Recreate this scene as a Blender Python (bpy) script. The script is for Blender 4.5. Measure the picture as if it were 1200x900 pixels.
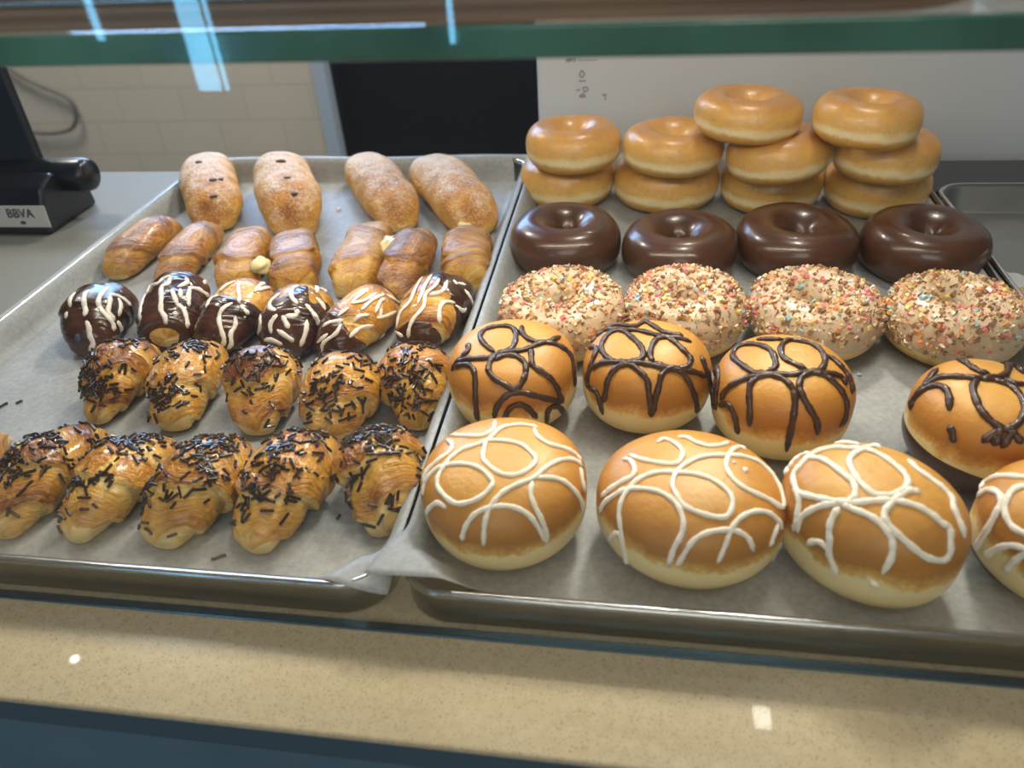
import bpy, bmesh, math, random
import numpy as np
from mathutils import Vector, Matrix
from mathutils.bvhtree import BVHTree

for o in list(bpy.data.objects): bpy.data.objects.remove(o)
S = bpy.context.scene
COL = S.collection

# ---------------------------------------------------------------- camera (solved from the trays' and the counter's straight lines)
CAM = np.array([0.1307, -0.2665, 0.3735]); YAW, PITCH, ROLL, FPX = 0.186, 0.6329, -0.0738, 882.96
def cam_axes():
    cy, sy, cp, sp = math.cos(YAW), math.sin(YAW), math.cos(PITCH), math.sin(PITCH)
    f = np.array([-sy*cp, cy*cp, -sp]); r = np.array([cy, sy, 0.0]); u = np.cross(r, f)
    c, s = math.cos(ROLL), math.sin(ROLL)
    return c*r+s*u, -s*r+c*u, f
CR, CU, CF = cam_axes()
cd = bpy.data.cameras.new('camera'); cam = bpy.data.objects.new('camera', cd); COL.objects.link(cam)
M4 = Matrix.Identity(4)
for i in range(3): M4[i][0], M4[i][1], M4[i][2], M4[i][3] = CR[i], CU[i], -CF[i], CAM[i]
cam.matrix_world = M4
cd.sensor_fit = 'HORIZONTAL'; cd.sensor_width = 36.0; cd.lens = 36.0*FPX/1200.0; cd.clip_start = 0.02; cd.clip_end = 50
cd.dof.use_dof = True; cd.dof.focus_distance = 0.60; cd.dof.aperture_fstop = 6.0
S.camera = cam

# ---------------------------------------------------------------- light and exposure
S.view_settings.view_transform = 'Standard'; S.view_settings.look = 'None'
S.view_settings.exposure = 0.0; S.view_settings.gamma = 1.0; S.view_settings.use_curve_mapping = False
W = bpy.data.worlds.new('world'); S.world = W; W.use_nodes = True
bg = W.node_tree.nodes['Background']; bg.inputs[0].default_value = (0.82, 0.92, 1.0, 1); bg.inputs[1].default_value = 0.08
def area(name, loc, target, size, power, color, sy=None):
    l = bpy.data.lights.new(name, 'AREA'); l.energy = power; l.color = color; l.size = size
    if sy: l.shape = 'RECTANGLE'; l.size_y = sy
    o = bpy.data.objects.new(name, l); COL.objects.link(o); o.location = loc
    o.rotation_euler = (Vector(target)-Vector(loc)).to_track_quat('-Z', 'Y').to_euler()
    return o
area('kitchen_ceiling_light', (0.61, 1.15, 2.0), (0.61, 1.0, 0), 0.055, 0.5, (1.0, 0.93, 0.82), 0.075)
area('kitchen_ceiling_spot', (-1.85, 1.11, 2.0), (-1.8, 1.0, 0), 0.03, 0.25, (1.0, 0.95, 0.9))
area('kitchen_ceiling_panel', (0.45, 1.80, 1.68), (0.15, 0.1, 0), 0.22, 34, (1.0, 0.91, 0.76))
area('case_ceiling_panel', (0.34, 0.66, 2.0), (0.15, 0.3, 0), 0.30, 17, (1.0, 0.92, 0.80))
area('case_strip_light', (0.32, 0.245, 0.298), (0.32, 0.26, 0), 1.16, 2.5, (1.0, 0.90, 0.74), 0.012)
area('kitchen_window_daylight', (-1.0, 1.975, 0.85), (-1.0, 0.6, 0.85), 1.1, 32, (0.34, 0.58, 1.0), 0.7)  # unseen blue source added for the sheen on the rear paper and work top
area('customer_ceiling_light', (0.25, -0.85, 1.75), (0.15, 0.0, 0), 1.3, 5, (1.0, 0.90, 0.72), 0.10)
area('kitchen_wall_light', (-1.5, 1.45, 1.75), (-1.2, 2.0, 0.2), 0.4, 30, (1.0, 0.95, 0.88))  # added fill that brightens the tiles, no lamp known there
area('shop_window_daylight', (0.3, -2.2, 1.2), (0.15, 0.4, 0), 1.4, 15, (1.0, 0.96, 0.91), 1.0)

# ---------------------------------------------------------------- helpers
def at(px, py, z):
    d = CF+(px-600)/FPX*CR-(py-450)/FPX*CU; t = (z-CAM[2])/d[2]; return CAM+t*d
def to_px(P):
    d = np.asarray(P)-CAM; z = d@CF; return 600+FPX*(d@CR)/z, 450-FPX*(d@CU)/z

def tag(o, label=None, cat=None, group=None, kind=None):
    if label: o['label'] = label
    if cat: o['category'] = cat
    if group: o['group'] = group
    if kind: o['kind'] = kind
    return o
def empty(name, loc, label, cat, group=None):
    o = bpy.data.objects.new(name, None); COL.objects.link(o); o.location = loc; o.empty_display_size = 0.02
    return tag(o, label, cat, group)
def link(name, me, mats, parent=None, loc=(0, 0, 0), smooth=True):
    o = bpy.data.objects.new(name, me); COL.objects.link(o); o.location = loc
    for m in (mats if isinstance(mats, (list, tuple)) else [mats]): me.materials.append(m)
    if smooth: me.polygons.foreach_set('use_smooth', [True]*len(me.polygons))
    if parent: o.parent = parent
    return o
def mesh(name, V, F):
    me = bpy.data.meshes.new(name); me.from_pydata([tuple(v) for v in V], [], F); me.update(); return me
def attr(me, name, vals):
    vals = np.asarray(vals, dtype=np.float32)
    if vals.ndim == 1:
        a = me.attributes.new(name, 'FLOAT', 'POINT'); a.data.foreach_set('value', vals)
    else:
        a = me.attributes.new(name, 'FLOAT_VECTOR', 'POINT'); a.data.foreach_set('vector', vals.ravel())
def grid_faces(nu, nv, wrap_u=False, wrap_v=True, keep=None):
    F = []
    for i in range(nu if wrap_u else nu-1):
        i2 = (i+1) % nu
        for j in range(nv if wrap_v else nv-1):
            j2 = (j+1) % nv; q = (i*nv+j, i*nv+j2, i2*nv+j2, i2*nv+j)
            if keep is None or keep[i, j] or keep[i, j2] or keep[i2, j2] or keep[i2, j]: F.append(q)
    return F
def grid_normals(P, wrap_u=False):
    if wrap_u: du = np.roll(P, -1, 0)-np.roll(P, 1, 0)
    else: du = np.gradient(P, axis=0)
    dv = np.roll(P, -1, 1)-np.roll(P, 1, 1)
    N = np.cross(dv, du); L = np.linalg.norm(N, axis=-1, keepdims=True); N = N/np.maximum(L, 1e-12)
    c = P.reshape(-1, 3).mean(0)
    return N
def compact(V, F, extras):
    used = sorted({i for f in F for i in f}); mp = {o: n for n, o in enumerate(used)}
    return V[used], [tuple(mp[i] for i in f) for f in F], [e[used] for e in extras]
def shell(name, P, N, mask, thick, mats, parent, wrap_u=False, extras={}, dip=0.0006):
    """a coating: offset copy of a body's skin where mask > 0, its border dipping under the skin"""
    k = np.clip(mask, -1, 1); sm = np.clip(k*2.0, 0, 1); sm = sm*sm*(3-2*sm)
    Q = P+N*(sm*(thick+dip)-dip)[..., None]
    nu, nv = mask.shape
    F = grid_faces(nu, nv, wrap_u, True, keep=mask > 0)
    V = Q.reshape(-1, 3); ks = list(extras); V, F, ex = compact(V, F, [np.asarray(extras[n]).reshape(nu*nv, -1).squeeze() for n in ks])
    me = mesh(name, V, F)
    for n, e in zip(ks, ex): attr(me, n, e)
    return link(name, me, mats, parent)
def rings_mesh(rings, cap_a=True, cap_b=True):
    n = len(rings[0]); V = np.concatenate([np.asarray(r) for r in rings]); F = grid_faces(len(rings), n)
    if cap_a: F.append(tuple(range(n))[::-1])
    if cap_b: F.append(tuple(range((len(rings)-1)*n, len(rings)*n)))
    return V, F
def box_bm(bm, x0, x1, y0, y1, z0, z1):
    vs = [bm.verts.new(p) for p in ((x0, y0, z0), (x1, y0, z0), (x1, y1, z0), (x0, y1, z0), (x0, y0, z1), (x1, y0, z1), (x1, y1, z1), (x0, y1, z1))]
    for f in ((3, 2, 1, 0), (4, 5, 6, 7), (0, 1, 5, 4), (1, 2, 6, 5), (2, 3, 7, 6), (3, 0, 4, 7)): bm.faces.new([vs[i] for i in f])
def box(name, b, mats, parent=None, bevel=0.0, seg=2):
    bm = bmesh.new(); box_bm(bm, *b)
    if bevel: bmesh.ops.bevel(bm, geom=list(bm.edges), offset=bevel, segments=seg, profile=0.5, affect='EDGES')
    me = bpy.data.meshes.new(name); bm.to_mesh(me); bm.free()
    o = link(name, me, mats, parent, smooth=False); return o
def poly_prism(name, pts, axis_vec, mats, parent=None, bevel=0.0):
    """closed outline (3-D points) extruded along axis_vec"""
    bm = bmesh.new(); a = [bm.verts.new(tuple(p)) for p in pts]; b = [bm.verts.new(tuple(np.array(p)+np.array(axis_vec))) for p in pts]
    n = len(pts); bm.faces.new(a); bm.faces.new(b[::-1])
    for i in range(n): bm.faces.new((a[i], b[i], b[(i+1) % n], a[(i+1) % n]))
    bmesh.ops.recalc_face_normals(bm, faces=list(bm.faces))
    if bevel: bmesh.ops.bevel(bm, geom=list(bm.edges), offset=bevel, segments=2, profile=0.5, affect='EDGES')
    me = bpy.data.meshes.new(name); bm.to_mesh(me); bm.free(); return link(name, me, mats, parent, smooth=False)
def tube(pts, nrm, rad, flat=0.8, lift=0.25, sides=8):
    pts = np.asarray(pts); nrm = np.asarray(nrm); n = len(pts)
    tan = np.gradient(pts, axis=0); tan /= np.maximum(np.linalg.norm(tan, axis=1, keepdims=True), 1e-9)
    sd = np.cross(tan, nrm); sd /= np.maximum(np.linalg.norm(sd, axis=1, keepdims=True), 1e-9)
    up = np.cross(sd, tan)
    r = np.broadcast_to(np.asarray(rad, float), (n,)).copy()
    d = np.minimum(np.arange(n), np.arange(n)[::-1]); r *= np.clip(0.45+d*0.28, 0, 1)
    a = np.linspace(0, 2*np.pi, sides, endpoint=False)
    V = (pts+up*(r*lift)[:, None])[:, None, :]+sd[:, None, :]*(np.cos(a)[None, :]*r[:, None])[..., None]+up[:, None, :]*(np.sin(a)[None, :]*r[:, None]*flat)[..., None]
    return rings_mesh(list(V))
def merge(parts):
    V = []; F = []; k = 0
    for v, f in parts:
        V.append(np.asarray(v)); F += [tuple(i+k for i in q) for q in f]; k += len(v)
    return np.concatenate(V), F
def catmull(P, m=6):
    P = np.asarray(P, float)
    if len(P) < 3: return np.array([P[0]+(P[1]-P[0])*t for t in np.linspace(0, 1, 8)])
    closed = np.linalg.norm(P[0]-P[-1]) < 1e-6
    Q = np.vstack([P[-2] if closed else 2*P[0]-P[1], P, P[1] if closed else 2*P[-1]-P[-2]]); out = []
    for i in range(1, len(Q)-2):
        a, b, c, d = Q[i-1], Q[i], Q[i+1], Q[i+2]
        for t in np.linspace(0, 1, m, endpoint=False):
            out.append(0.5*(2*b+(c-a)*t+(2*a-5*b+4*c-d)*t*t+(3*b-a-3*c+d)*t**3))
    out.append(P[-1]); return np.array(out)

# ---------------------------------------------------------------- materials
class Mat:
    def __init__(s, name):
        s.m = bpy.data.materials.new(name); s.m.use_nodes = True; s.nt = s.m.node_tree; s.b = s.nt.nodes['Principled BSDF']
    def n(s, t, **kw):
        nd = s.nt.nodes.new(t)
        for k, v in kw.items():
            if k.startswith('i_'): nd.inputs[int(k[2:]) if k[2:].isdigit() else k[2:].replace('_', ' ')].default_value = v
            else: setattr(nd, k, v)
        return nd
    def l(s, a, b): s.nt.links.new(a, b)
    def set(s, **kw):
        for k, v in kw.items(): s.b.inputs[k.replace('_', ' ')].default_value = v
        return s
    def ramp(s, fac, stops):
        r = s.n('ShaderNodeValToRGB'); e = r.color_ramp.elements
        while len(e) < len(stops): e.new(0.5)
        for el, (p, c) in zip(e, stops): el.position = p; el.color = (*c, 1)
        s.l(fac, r.inputs[0]); return r
    def math(s, op, a, b=None):
        nd = s.n('ShaderNodeMath', operation=op)
        for i, v in enumerate((a, b)):
            if v is None: continue
            if isinstance(v, (int, float)): nd.inputs[i].default_value = v
            else: s.l(v, nd.inputs[i])
        return nd.outputs[0]
    def noise(s, scale, detail=3, vec=None, rough=0.55):
        nd = s.n('ShaderNodeTexNoise'); nd.inputs['Scale'].default_value = scale; nd.inputs['Detail'].default_value = detail; nd.inputs['Roughness'].default_value = rough
        if vec is None: vec = s.n('ShaderNodeTexCoord').outputs['Object']
        s.l(vec, nd.inputs['Vector']); return nd.outputs['Fac']
    def bump(s, h, strength=0.3, dist=0.001):
        nd = s.n('ShaderNodeBump'); nd.inputs['Strength'].default_value = strength; nd.inputs['Distance'].default_value = dist
        s.l(h, nd.inputs['Height']); s.l(nd.outputs[0], s.b.inputs['Normal']); return nd
    def mix(s, fac, a, b):
        nd = s.n('ShaderNodeMix', data_type='RGBA')
        for i, v in ((0, fac), (6, a), (7, b)):
            if isinstance(v, (int, float)): nd.inputs[i].default_value = v
            elif isinstance(v, tuple): nd.inputs[i].default_value = (*v, 1)
            else: s.l(v, nd.inputs[i])
        return nd.outputs[2]
def plain(name, color, rough=0.5, metallic=0.0, coat=0.0, mottle=0.0, scale=60, bump=0.0):
    M = Mat(name); M.set(Roughness=rough, Metallic=metallic, Coat_Weight=coat)
    if mottle:
        r = M.ramp(M.noise(scale, 4), [(0.3, tuple(c*(1-mottle) for c in color)), (0.7, tuple(min(1, c*(1+mottle)) for c in color))]); M.l(r.outputs[0], M.b.inputs['Base Color'])
    else: M.set(Base_Color=(*color, 1))
    if bump: M.bump(M.noise(scale*4, 3), bump, 0.001)
    return M.m
PALE = (0.86, 0.62, 0.25); GOLD = (0.74, 0.39, 0.060); BROWN = (0.46, 0.175, 0.018); DARK = (0.17, 0.048, 0.006)
def crust(name, shift=0.0, rough=0.26, coat=0.5, stripes=0.18, sugar=0.0, stops=None):
    M = Mat(name); M.set(Roughness=rough, Coat_Weight=coat, Coat_Roughness=0.15)
    a = M.n('ShaderNodeAttribute', attribute_name='bake').outputs['Fac']
    v = M.math('ADD', a, M.math('MULTIPLY', M.math('SUBTRACT', M.noise(45, 4), 0.5), 0.75))
    v = M.math('ADD', v, shift); h = M.noise(350, 3)
    if stripes:
        lay = M.n('ShaderNodeAttribute', attribute_name='lay').outputs['Vector']
        vm = M.n('ShaderNodeVectorMath', operation='MULTIPLY'); M.l(lay, vm.inputs[0]); vm.inputs[1].default_value = (6.0, 0.6, 0.6)
        vm2 = M.n('ShaderNodeVectorMath', operation='MULTIPLY'); M.l(lay, vm2.inputs[0]); vm2.inputs[1].default_value = (15.0, 1.0, 1.0)
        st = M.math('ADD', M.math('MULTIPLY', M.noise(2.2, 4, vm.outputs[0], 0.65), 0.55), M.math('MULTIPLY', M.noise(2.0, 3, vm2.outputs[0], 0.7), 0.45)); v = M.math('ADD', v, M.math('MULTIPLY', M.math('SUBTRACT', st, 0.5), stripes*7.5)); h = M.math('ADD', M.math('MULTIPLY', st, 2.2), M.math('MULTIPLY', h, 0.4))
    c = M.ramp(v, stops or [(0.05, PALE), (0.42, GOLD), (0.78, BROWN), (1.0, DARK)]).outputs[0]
    if sugar:
        g = M.n('ShaderNodeNewGeometry'); sx = M.n('ShaderNodeSeparateXYZ'); M.l(g.outputs['Normal'], sx.inputs[0])
        sp = M.math('ADD', M.math('MULTIPLY', M.noise(520, 2), 0.80), M.math('MULTIPLY', M.noise(60, 4), 0.62))
        sp = M.math('ADD', sp, M.math('MULTIPLY', M.n('ShaderNodeAttribute', attribute_name='dust').outputs['Fac'], 0.36))
        k = M.ramp(sp, [(0.70, (0, 0, 0)), (0.98, (1, 1, 1))]).outputs[0]
        k2 = M.math('MULTIPLY', k, sugar); c = M.mix(k2, c, (0.84, 0.74, 0.64))
    M.l(c, M.b.inputs['Base Color']); M.bump(M.math('ADD', h, M.math('MULTIPLY', M.noise(170, 2), 1.2)), 0.8, 0.0024); return M.m
def dough(name, stops, rough=0.36, coat=0.25, mott=0.34):
    M = Mat(name); M.set(Roughness=rough, Coat_Weight=coat, Coat_Roughness=0.25, Subsurface_Weight=0.06, Subsurface_Scale=0.003)
    M.b.inputs['Subsurface Radius'].default_value = (1.0, 0.7, 0.4)
    a = M.n('ShaderNodeAttribute', attribute_name='bake').outputs['Fac']
    v = M.math('ADD', a, M.math('MULTIPLY', M.math('SUBTRACT', M.math('ADD', M.math('MULTIPLY', M.noise(55, 4), 0.7), M.math('MULTIPLY', M.noise(380, 3), 0.3)), 0.5), mott))
    M.l(M.ramp(v, stops).outputs[0], M.b.inputs['Base Color']); M.bump(M.math('ADD', M.noise(260, 4), M.math('MULTIPLY', M.noise(70, 3), 1.5)), 0.30, 0.0015); return M.m
def glass(name, tint, edge=False):
    M = Mat(name); nt = M.nt; out = [n for n in nt.nodes if n.type == 'OUTPUT_MATERIAL'][0]
    tr = M.n('ShaderNodeBsdfTransparent'); tr.inputs[0].default_value = (*tint, 1)
    gl = M.n('ShaderNodeBsdfGlossy'); gl.inputs['Roughness'].default_value = 0.0; gl.inputs[0].default_value = (1, 1, 1, 1)
    fr = M.n('ShaderNodeFresnel'); g = M.n('ShaderNodeNewGeometry'); M.l(M.math('SUBTRACT', 1.5, M.math('MULTIPLY', g.outputs['Backfacing'], 1.5-1/1.5)), fr.inputs[0])
    mx = M.n('ShaderNodeMixShader'); M.l(fr.outputs[0], mx.inputs[0]); M.l(tr.outputs[0], mx.inputs[1]); M.l(gl.outputs[0], mx.inputs[2]); M.l(mx.outputs[0], out.inputs[0])
    nt.nodes.remove(M.b); return M.m
def emit(name, color, strength):
    M = Mat(name); M.set(Base_Color=(0, 0, 0, 1), Emission_Color=(*color, 1), Emission_Strength=strength); return M.m

M_crois = crust('croissant_crust', -0.06)
M_crois_dark = crust('croissant_crust_dark', 0.05)
M_crois_pale = crust('croissant_crust_pale', -0.15)
M_sugar = crust('sugared_crust', 0.04, 0.6, 0.0, 0.0, 0.72)
M_sugar_pastry = crust('sugared_pastry', 0.02, 0.5, 0.05, 0.2, 0.35)
M_glz = dough('glazed_dough', [(0.02, (0.56, 0.28, 0.06)), (0.24, (0.74, 0.43, 0.11)), (0.32, (0.93, 0.78, 0.46)), (0.38, (0.93, 0.78, 0.46)), (0.50, (0.78, 0.47, 0.125)), (0.8, (0.68, 0.35, 0.07)), (1.0, (0.50, 0.21, 0.032))])
M_bun = dough('filled_dough', [(0.02, (0.45, 0.20, 0.05)), (0.09, (0.74, 0.55, 0.23)), (0.45, (0.88, 0.70, 0.34)), (0.505, (0.72, 0.38, 0.075)), (0.60, (0.44, 0.170, 0.020)), (0.85, (0.55, 0.235, 0.034)), (1.0, (0.66, 0.33, 0.062))], 0.45, 0.08, 0.40)
M_choc = plain('chocolate_icing', (0.070, 0.027, 0.014), 0.30, 0, 0.3, 0.2, 30, 0.12)
M_choc_thin = plain('thin_chocolate_coating', (0.055, 0.018, 0.009), 0.25, 0, 0.4, 0.75, 42, 0.1)
M_choc_line = plain('chocolate_drizzle', (0.050, 0.018, 0.009), 0.35, 0, 0.2, 0.15, 80, 0.1)
M_sprinkle = plain('chocolate_sprinkle', (0.028, 0.011, 0.006), 0.3, 0, 0.3)
M_white = plain('white_icing', (0.92, 0.83, 0.68), 0.4, 0, 0.15, 0.05, 90)
M_white_thin = plain('white_icing_thin', (0.80, 0.72, 0.64), 0.4, 0, 0.2, 0.08, 90)
M_cream_icing = plain('cream_icing', (0.64, 0.48, 0.32), 0.32, 0, 0.3, 0.1, 60)
M_cream = plain('pastry_cream', (0.80, 0.68, 0.36), 0.4, 0, 0.2, 0.12, 70)
M_raisin = plain('raisin', (0.075, 0.035, 0.030), 0.5, 0, 0, 0.3, 200)
M_alu = plain('tray_aluminium', (0.30, 0.295, 0.285), 0.27, 1.0, 0, 0.12, 25)
M_alu_dark = plain('tray_aluminium_dull', (0.13, 0.13, 0.125), 0.30, 1.0, 0, 0.15, 25)  # metal darkened to stand for the shadow band its front wall reflects
M_alu3 = plain('tray_aluminium_worn', (0.46, 0.45, 0.43), 0.36, 1.0, 0, 0.12, 25)  # rougher, and lightened to stand for the white panel's reflection
M_rim = plain('tray_rim_aluminium', (0.42, 0.43, 0.44), 0.2, 1.0)
M_black = plain('terminal_plastic', (0.012, 0.014, 0.02), 0.3, 0, 0.2)
M_glass = glass('clear_glass', (0.975, 0.99, 0.985))
M_gedge = plain('green_glass_edge', (0.075, 0.19, 0.14), 0.15, 0, 0.3, 0.35, 14)
CHIP = [plain('chip_'+n, c, 0.35) for n, c in (('brown', (0.30, 0.15, 0.07)), ('tan', (0.68, 0.42, 0.22)), ('pink', (0.80, 0.22, 0.25)), ('yellow', (0.82, 0.62, 0.20)), ('blue', (0.36, 0.55, 0.60)), ('orange', (0.78, 0.30, 0.10)), ('ivory', (0.85, 0.74, 0.56)))]

def paper_mat():
    M = Mat('baking_paper'); M.set(Roughness=0.5, Specular_IOR_Level=0.4)
    v = M.math('ADD', M.math('MULTIPLY', M.noise(28, 5), 0.35), M.math('MULTIPLY', M.noise(230, 4, None, 0.7), 0.65))
    M.l(M.ramp(v, [(0.34, (0.235, 0.243, 0.25)), (0.66, (0.375, 0.382, 0.388))]).outputs[0], M.b.inputs['Base Color'])
    M.bump(M.math('ADD', M.noise(35, 4), M.math('MULTIPLY', M.noise(700, 2), 0.15)), 0.25, 0.002); return M.m
M_paper = paper_mat()
def stone_mat():
    M = Mat('speckled_stone'); M.set(Roughness=0.22, Coat_Weight=0.35, Coat_Roughness=0.015)
    co = M.n('ShaderNodeTexCoord').outputs['Object']
    vo = M.n('ShaderNodeTexVoronoi'); vo.inputs['Scale'].default_value = 620; M.l(co, vo.inputs['Vector'])
    k = M.math('LESS_THAN', M.math('ADD', vo.outputs['Distance'], M.math('MULTIPLY', M.noise(300, 2, co), 0.35)), 0.41)
    base = M.ramp(M.noise(160, 4, co), [(0.3, (0.54, 0.44, 0.275)), (0.7, (0.62, 0.515, 0.335))]).outputs[0]
    M.l(M.mix(M.math('MULTIPLY', k, 0.65), base, (0.20, 0.145, 0.075)), M.b.inputs['Base Color']); return M.m
M_stone = stone_mat()
def tile_mat():
    M = Mat('wall_tile'); M.set(Roughness=0.25)
    sx = M.n('ShaderNodeSeparateXYZ'); M.l(M.n('ShaderNodeTexCoord').outputs['Object'], sx.inputs[0])
    cx = M.n('ShaderNodeCombineXYZ'); M.l(sx.outputs[0], cx.inputs[0]); M.l(sx.outputs[2], cx.inputs[1])
    br = M.n('ShaderNodeTexBrick'); M.l(cx.outputs[0], br.inputs['Vector'])
    br.inputs['Color1'].default_value = (0.66, 0.60, 0.50, 1); br.inputs['Color2'].default_value = (0.63, 0.575, 0.48, 1); br.inputs['Mortar'].default_value = (0.57, 0.515, 0.42, 1)
    br.inputs['Scale'].default_value = 1.0; br.inputs['Mortar Size'].default_value = 0.0035; br.inputs['Brick Width'].default_value = 0.215; br.inputs['Row Height'].default_value = 0.105
    M.l(br.outputs['Color'], M.b.inputs['Base Color']); return M.m
M_tile = tile_mat()
# ---------------------------------------------------------------- shapes (numpy grids: rows along the profile, columns around)
def wob(P, seed, freq, amp=1.0):
    rs = np.random.RandomState(seed); out = np.zeros(P.shape[:-1])
    for i in range(6):
        k = rs.normal(size=3); k *= freq*(0.6+0.9*rs.rand())/np.linalg.norm(k)
        out += np.sin(P@k + rs.rand()*6.28)
    return out*amp/3.0

def spow(v, e):
    return np.sign(v)*np.abs(v)**e

def rot_z(P, a):
    c, s = math.cos(a), math.sin(a); Q = P.copy()
    Q[..., 0] = c*P[..., 0]-s*P[..., 1]; Q[..., 1] = s*P[..., 0]+c*P[..., 1]
    return Q

def ring_shape(R, H, seed=0, hole=0.2, n=2.35, nu=64, nv=96):
    """yeast doughnut: closed tube, dimpled hole; origin at the centre of its underside"""
    ph = np.linspace(0, 2*np.pi, nu, endpoint=False)[:, None]-np.pi/2; th = np.linspace(0, 2*np.pi, nv, endpoint=False)[None, :]
    rh = hole*R; rc = (R+rh)/2; a = (R-rh)/2
    c, s = np.cos(ph), np.sin(ph)
    rr = rc+a*np.where(c > 0, spow(c, 2/n), spow(c, 2/2.0)); zz = H/2*spow(s, 2/n)
    zz = np.where((c < 0) & (s > 0), zz*(1-0.22*np.abs(c)**1.5), zz)
    rr = rr+0*th; zz = zz+0*th
    P = np.stack([rr*np.cos(th), rr*np.sin(th), zz+H/2], -1)
    w = wob(P, seed, 45, 1); w2 = wob(P, seed+9, 110, 1)
    out = np.stack([np.cos(th)*c, np.sin(th)*c, s+0*th], -1)
    P = P+out*(w*R*0.026+w2*R*0.010)[..., None]*np.clip(P[..., 2:3]/H*4, 0, 1)
    v = (s+1)/2+0*th
    return P, v

def bun_shape(R, H, seed=0, asp=1.0, yaw=0.0, n=2.9, nu=56, nv=112):
    """filled doughnut: closed dome; first and last rows are the poles"""
    ph = np.linspace(-np.pi/2, np.pi/2, nu)[:, None]; th = np.linspace(0, 2*np.pi, nv, endpoint=False)[None, :]
    c, s = np.cos(ph), np.sin(ph)
    rr = R*spow(c, 2/n)+0*th; zz = H/2*spow(s, 2/n)+0*th
    P = np.stack([rr*np.cos(th)*math.sqrt(asp), rr*np.sin(th)/math.sqrt(asp), zz+H/2], -1)
    P = rot_z(P, yaw)
    out = np.stack([np.cos(th)*c, np.sin(th)*c, s+0*th], -1)
    P = P+out*(wob(P, seed, 38, 1)*R*0.026+wob(P, seed+4, 90, 1)*R*0.008)[..., None]*np.clip(P[..., 2:3]/H*5, 0, 1)
    v = (s+1)/2+0*th
    return P, v

def roll_shape(L, R, seed=0, hf=0.85, p=2.2, n=2.0, tip=0.3, K=1.8, slant=0.28, amp=0.11, bend=0.0, yaw=0.0, nu=170, nv=96, th0=1.2, tipb=None, lump=0.06, bk=1.0):
    """laminated roll / croissant lying along its own x axis, underside at z = 0"""
    rs = np.random.RandomState(seed+1000); ph = rs.rand(6)*6.28; off = rs.uniform(-0.12, 0.12); th0 = th0+rs.uniform(-0.6, 0.6)
    t = np.sin(np.linspace(-np.pi/2, np.pi/2, nu))[:, None]*0.45+np.linspace(-1, 1, nu)[:, None]*0.55
    th = np.linspace(0, 2*np.pi, nv, endpoint=False)[None, :]
    tp = np.where(t < 0, tip, tip if tipb is None else tipb)
    env = tp+(1-tp)*np.clip(1-np.abs(t)**p, 0, 1)**0.80
    cap = np.sqrt(np.clip(1-np.clip((np.abs(t)-0.90)/0.10, 0, 1)**2, 0, 1))
    c, sn = np.cos(th), np.sin(th)
    wav = 0.05*np.sin(3*th+ph[0])+0.035*np.sin(5*th+ph[1])+0.02*np.sin(9*th+ph[2])
    tt = t-off+slant*np.cos(th-th0)*np.where(t < off, 1, -1)*np.clip(np.abs(t-off)*3, 0, 1)
    s = np.sqrt((tt*K)**2+0.02)+wav*(1+0*t)+0.25+rs.uniform(0, 0.5); f = s-np.floor(s)
    e = 0.93
    g = np.where(f < e, np.clip(f/e, 0, 1)**1.3*2-1, 1-2*(f-e)/(1-e))*amp*(cap > 0.2)*(0.75+0.35*np.sin(2*th+ph[3]))
    fine = np.sin(s*38+3*np.sin(th*2+ph[4])+t*5)*0.008+np.sin(s*71+4*np.sin(th*3+ph[5]))*0.005
    if K == 0: g = g*0; fine = fine*0
    r = env*cap*(1+g+fine)
    H = R*hf
    y = R*r*spow(c, 2/n); z = H*r*spow(sn, 2/n)
    zc = H*(env*0.93)
    P = np.stack([L/2*t*np.ones_like(th), y+bend*L*(t**2-0.33), z+zc], -1)
    nrm = np.stack([0*y, c+0*t, sn+0*t], -1)
    P = P+nrm*(wob(P, seed, 75, 1)*R*lump+wob(P, seed+5, 190, 1)*R*0.022)[..., None]*cap[..., None]
    P[..., 2] = np.where(P[..., 2] < 0.004, 0.004*np.exp((P[..., 2]-0.004)/0.004*0.7), P[..., 2])
    P = rot_z(P, yaw)
    low = np.clip(-sn*0.8+0.15, 0, 1)
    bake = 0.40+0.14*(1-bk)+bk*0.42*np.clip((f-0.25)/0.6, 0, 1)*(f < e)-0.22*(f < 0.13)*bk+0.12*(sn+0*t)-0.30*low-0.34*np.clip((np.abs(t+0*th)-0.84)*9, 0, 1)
    if K == 0: bake = 0.45+0.3*(sn+0*t)
    lay = np.stack([s+0*t, c+0*t, sn+0*t], -1)
    return P, bake, f+0*P[..., 0], lay
# ---------------------------------------------------------------- setting
def struct(o): o['kind'] = 'structure'; return o
struct(box('floor', (-4, 4, -4, 3, -0.95, -0.90), plain('floor_tile', (0.22, 0.20, 0.18), 0.4, 0, 0, 0.1, 6)))
struct(box('wall_back', (-4, -0.832, 2.0, 2.1, -0.90, 1.7), M_tile))
struct(box('trim_1', (-0.832, -0.79, 1.985, 2.1, -0.90, 1.7), plain('pale_trim', (0.42, 0.50, 0.60), 0.4)))
struct(box('door_1', (-0.79, 0.30, 2.03, 2.1, -0.90, 1.7), plain('black_door', (0.008, 0.009, 0.012), 0.25), bevel=0.004))
bm = bmesh.new()
for b in ((-1.60, -1.55, 1.955, 2.0, 0.45, 1.25), (-0.45, -0.40, 1.955, 2.0, 0.45, 1.25), (-1.55, -0.45, 1.955, 2.0, 0.45, 0.50), (-1.55, -0.45, 1.955, 2.0, 1.20, 1.25), (-1.02, -0.98, 1.978, 2.0, 0.50, 1.20)): box_bm(bm, *b)
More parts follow.
